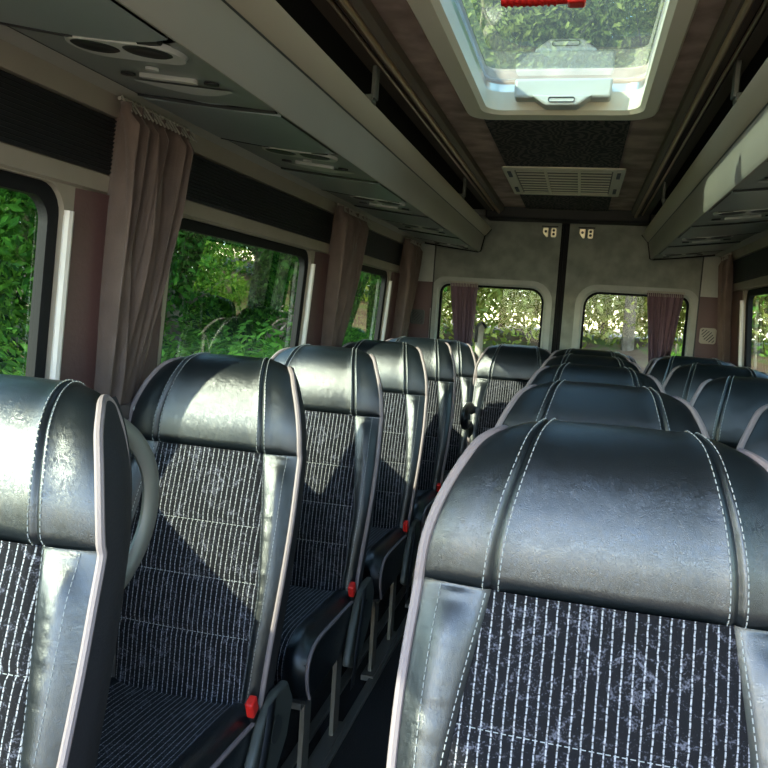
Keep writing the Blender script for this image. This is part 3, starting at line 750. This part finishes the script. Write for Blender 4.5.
    for sg in (1,):
        b = MB(); pts = [(sg*(W-.02), -.20, .46), (sg*(W-.012), -.235, .53)]
        b.box((sg*(W+.0), -.25, .455), (.012, .03, .09), Matrix.Rotation(radians(22), 3, 'X')); st = b.build('buckle_stalk', BLACKP, root)
        b = MB(); b.box((sg*(W+.0), -.275, .505), (.020, .030, .040), Matrix.Rotation(radians(22), 3, 'X')); o = b.build('belt_buckle', RED, root); bevel(o, .005, 3)
        o['label'] = 'red seat belt buckle'
        b = MB(); pts = [(sg*(W+.034), -.235, .50), (sg*(W+.040), -.262, .45), (sg*(W+.040), -.295, .36), (sg*(W+.036), -.32, .22)]
        b.grid([[(x, y-.022, z) for x, y, z in pts], [(x, y+.022, z) for x, y, z in pts]]); o = b.build('belt_webbing', WEB, root); md = o.modifiers.new('t', 'SOLIDIFY'); md.thickness = .002
    return root

seat0 = build_seat(); used = [False]
KS = .893                                   # the seats are 41 cm wide
def place(x, y, lab, group, dz=0.0, wide=1.0):
    r = seat0 if not used[0] else copy_tree(seat0); used[0] = True
    r.location = (x, y, FZ+dz); r['label'] = lab; r['group'] = group; r.scale = (KS*wide, KS, KS)
    return r
GL = 'single seats along the left wall'; GR = 'aisle seats of the right hand pairs'; GW = 'window seats of the right hand pairs'; GB = 'seats of the rear row'
LX = -.720
near = place(.057, .955, 'large nearest black leather seat filling the lower right, lit bluish', GR)
L0 = place(LX, .875, 'leather and pinstripe seat cut by the left edge, nearest on the left', GL, 0, .92)
for y, lab in ((1.54, 'left wall seat just behind the nearest one, beside the tied curtain'),
               (2.20, 'third seat from the front along the left wall'),
               (2.87, 'fourth seat from the front along the left wall'),
               (3.53, 'fifth and last sunlit seat along the left wall')):
    place(LX, y, lab, GL, 0, .92)
for y, lab in ((1.61, 'aisle seat directly behind the large nearest seat'),
               (2.29, 'third seat of the right hand aisle column, low behind the second'),
               (2.97, 'fourth seat of the right hand aisle column, small behind the third'),
               (3.63, 'fifth seat of the right hand aisle column, its dark top just showing')):
    place(.058, y, lab, GR, 0)
for y, lab in ((.935, 'window seat beside the large nearest seat'), (1.61, 'right window seat cut by the right edge of the view, second row'),
               (2.29, 'right window seat in the third row, its left half showing at the edge'),
               (2.97, 'right window seat in the fourth row, between third and fifth'), (3.63, 'right window seat in the fifth row, before the rear corner seat')):
    place(.503, y, lab, GW, 0)
for x, lab in ((-.715, 'rear row seat in the left corner, dark in shadow'), (-.300, 'rear row seat in front of the left rear window, beside the door seam'),
               (.115, 'rear row seat hidden low behind the right hand aisle column'), (.528, 'rear row seat in the right corner under the speaker grille')):
    place(x, 4.12, lab, GB, -.02)

# grab handle on the back of the nearest left seat
hp = catmull([(.14, .03, 1.17), (.160, .08, 1.13), (.172, .110, 1.07), (.172, .105, .99), (.162, .06, .92), (.15, -.02, .88)], 6)
b = MB(); b.tube(hp, .0105, 10, sy=1.5); b.build('grab_handle', METALG, L0)['label'] = 'curved grey grab handle'
# folded arm rest and belt strap beside the rear row seat
t = thing('armrest', 'black looped armrest on the aisle side of the rear left window seat', 'armrest', (-.505, 3.88, .63))
b = MB(); lp_ = catmull([(0, .14, .05), (0, .10, .22), (0, .0, .27), (0, -.14, .26), (0, -.18, .22), (0, -.12, .18), (0, .02, .17), (0, .10, .05)], 5); b.tube(lp_, .020, 8); b.build('arm_pad', LEATHER, t)
b = MB(); b.box((0, .14, -.04), (.03, .05, .2)); b.build('support', GREYPL2, t)
t = thing('seat_belt', 'pale belt strap hanging between the two left seats of the rear row', 'seat belt', (-.508, 4.10, .86))
b = MB(); b.grid([[(x, y, z) for x in (-.020, .020)] for y, z in ((.0, -.05), (-.02, .15), (-.03, .40), (.0, .46))]); o = b.build('strap', RACKF, t); md = o.modifiers.new('t', 'SOLIDIFY'); md.thickness = .003
b = MB(); b.tube([(-.02, -.03, .36), (-.015, -.045, .44), (.01, -.04, .465), (.03, -.02, .44)], .008, 8); b.build('strap_guide', BLACKP, t)
# floor rails along the aisle
for x, lab in ((-.64, 'metal seat track on the floor nearer the left wall'), (-.555, 'metal seat track on the floor along the aisle edge')):
    b = MB(); b.box((0, 0, 0), (.028, 4.0, .012)); o = b.build('floor_track', METALG, loc=(x, 2.0, FZ+.007)); tag(o, lab, 'floor track', 'floor tracks under the left seats'); bevel(o, .003)

# ------------------------------------------------------------------ outside
def terrain(x, y):
    d = max(0, y-9); h = -.75 + min(d*.13, 1.55)
    e = max(0, -x-6); h += min(e*.10, 1.5)
    return h + .25*mnoise.noise(Vector((x*.25, y*.25, 0))) + .08*mnoise.noise(Vector((x*1.3, y*1.3, 3)))
b = MB(); NX = 90; NY = 90
b.grid([[(-45+90*i/NX, -30+90*j/NY, terrain(-45+90*i/NX, -30+90*j/NY)) for i in range(NX+1)] for j in range(NY+1)])
o = b.build('ground', GROUND); struct(o)

def leaf_cloud(n, rx, ry, rz, size, seed, shell=.35):
    rnd = random.Random(seed); b = MB(); lob = []
    for _ in range(14):
        a = rnd.uniform(0, 2*pi); c = rnd.uniform(-1, 1); r = rnd.uniform(.45, .85); q = sqrt(1-c*c)
        lob.append((Vector((r*q*cos(a)*rx, r*q*sin(a)*ry, r*c*rz)), rnd.uniform(.28, .55)))
    vs = []; fs = []
    for i in range(n):
        c, k = rnd.choice(lob)
        d = Vector((rnd.gauss(0, 1), rnd.gauss(0, 1), rnd.gauss(0, 1))).normalized()*(rnd.uniform(shell, 1))
        p = c + Vector((d.x*rx*k, d.y*ry*k, d.z*rz*k))
        nrm = (d + Vector((rnd.uniform(-1, 1), rnd.uniform(-1, 1), rnd.uniform(0, 1.4)))*.8).normalized()
        u = nrm.cross(Vector((rnd.uniform(-1, 1), rnd.uniform(-1, 1), rnd.uniform(-1, 1)))).normalized(); w = nrm.cross(u); s = size*rnd.uniform(.6, 1.3)
        k0 = len(vs); vs += [p - u*s, p + w*s*.45 + nrm*s*.12, p + u*s, p - w*s*.45 + nrm*s*.12]; fs.append((k0, k0+1, k0+2, k0+3))
    b.add(vs, fs); return b
protos = {}
def tree(kind, x, y, h, label, group, trunk_r=.12, crown=.62, sc=1.0, bark=BARK):
    root = thing('tree' if kind != 'shrub' else 'shrub', label, 'tree' if kind != 'shrub' else 'shrub', (x, y, terrain(x, y)-.05), group)
    key = kind
    if key not in protos:
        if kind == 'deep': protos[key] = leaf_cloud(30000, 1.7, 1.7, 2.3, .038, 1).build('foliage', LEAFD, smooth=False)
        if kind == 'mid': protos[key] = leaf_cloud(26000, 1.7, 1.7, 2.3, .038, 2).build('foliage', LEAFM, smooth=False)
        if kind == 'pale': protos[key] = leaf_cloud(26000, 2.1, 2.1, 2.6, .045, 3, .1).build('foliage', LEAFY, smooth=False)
        if kind == 'shrub': protos[key] = leaf_cloud(12000, 1.2, 1.2, .9, .032, 4).build('foliage', LEAFM, smooth=False)
        f = protos[key]
    else:
        f = protos[key].copy(); COL.objects.link(f)
    f.parent = root; f.location = (0, 0, h*crown); k = h/5.0*sc; f.scale = (k, k, k) if kind != 'shrub' else (sc, sc, sc); f.rotation_euler = (0, 0, (x*7+y*3) % 6.28)
    if kind == 'shrub': f.location = (0, 0, .6*sc)
    rnd = random.Random(int(x*100+y)); b = MB(); pts = [(rnd.uniform(-.05, .05)*i, rnd.uniform(-.05, .05)*i, h*.9*i/6) for i in range(7)]
    if kind == 'shrub': pts = [(0, 0, 0), (.03, .02, .4), (.02, -.03, .9*sc)]; b.tube(pts, [.03, .025, .01], 6)
    else:
        b.tube(pts, [trunk_r*(1-.11*i) for i in range(7)], 9)
        for i in range(5):
            a = rnd.uniform(0, 6.28); z = h*rnd.uniform(.4, .75); L = h*.2; b.tube([(0, 0, z), (cos(a)*L*.5, sin(a)*L*.5, z+L*.35), (cos(a)*L, sin(a)*L, z+L*.8)], [trunk_r*.35, trunk_r*.2, .01], 6)
    b.build('trunk' if kind != 'shrub' else 'stem', bark, root); return root
rnd = random.Random(11)
# woods along the left side of the bus
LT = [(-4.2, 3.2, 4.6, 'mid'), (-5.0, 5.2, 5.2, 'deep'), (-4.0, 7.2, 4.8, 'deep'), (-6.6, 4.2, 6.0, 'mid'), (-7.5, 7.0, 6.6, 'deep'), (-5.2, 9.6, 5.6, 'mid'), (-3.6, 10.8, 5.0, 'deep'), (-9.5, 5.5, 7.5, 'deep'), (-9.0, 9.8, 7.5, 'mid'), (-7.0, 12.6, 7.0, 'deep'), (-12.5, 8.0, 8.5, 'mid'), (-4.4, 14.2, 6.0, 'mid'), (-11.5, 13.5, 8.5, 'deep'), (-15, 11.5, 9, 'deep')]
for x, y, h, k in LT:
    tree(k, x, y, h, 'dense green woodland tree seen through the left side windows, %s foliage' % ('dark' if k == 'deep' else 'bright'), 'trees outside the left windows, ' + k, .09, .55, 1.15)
for i, (x, y) in enumerate([(-3.3, 2.6), (-3.6, 4.0), (-3.2, 5.6), (-4.4, 6.4), (-3.4, 8.4), (-5.6, 3.6), (-3.0, 12.2)]):
    tree('shrub', x, y, 2, 'leafy green shrub close outside the left side windows', 'shrubs outside the left windows', sc=1.5)
# woods behind the bus
RT = [(-5.0, 21, 9), (-2.6, 19, 8.5), (-.6, 22, 9), (1.2, 20, 8.5), (3.4, 22.5, 9), (5.6, 20.5, 8.5), (7.8, 23, 9), (-3.8, 26, 10), (-.8, 27, 10.5), (2.4, 27, 10.5), (6.2, 27, 10), (10.5, 21, 9), (-7.0, 24, 10), (13, 25, 10), (-3.2, 33, 12), (1.0, 34, 12), (4.6, 33, 12), (8.4, 34, 12), (-7.4, 33, 12), (-11.6, 30, 11), (-9.6, 20, 9), (9.5, 28, 10.5)]
for x, y, h in RT:
    tree('pale', x, y, h, 'slender sunlit tree with pale yellow green leaves behind the bus', 'trees behind the bus', .16, .60, 1.1, BARKP)
for x, y in [(-3.9, 15.5), (-1.7, 13.0), (.3, 16.5), (3.6, 15.0), (5.4, 13.5), (2.2, 19), (6.4, 17.5), (-2.4, 17.2)]:
    o = tree('shrub', x, y, 2, 'low light green bush on the leaf covered bank behind the bus', 'bushes on the bank behind the bus', sc=.42)
# right side
for x, y, h, k in [(5.5, 5.5, 5.5, 'mid'), (5.0, 8.5, 5.5, 'deep'), (7.5, 7.5, 7, 'mid'), (4.4, 11, 6, 'mid'), (8, 12, 7.5, 'deep')]:
    tree(k, x, y, h, 'woodland tree seen through the right side windows, %s foliage' % ('dark' if k == 'deep' else 'bright'), 'trees outside the right windows, ' + k, .09, .55, 1.15)
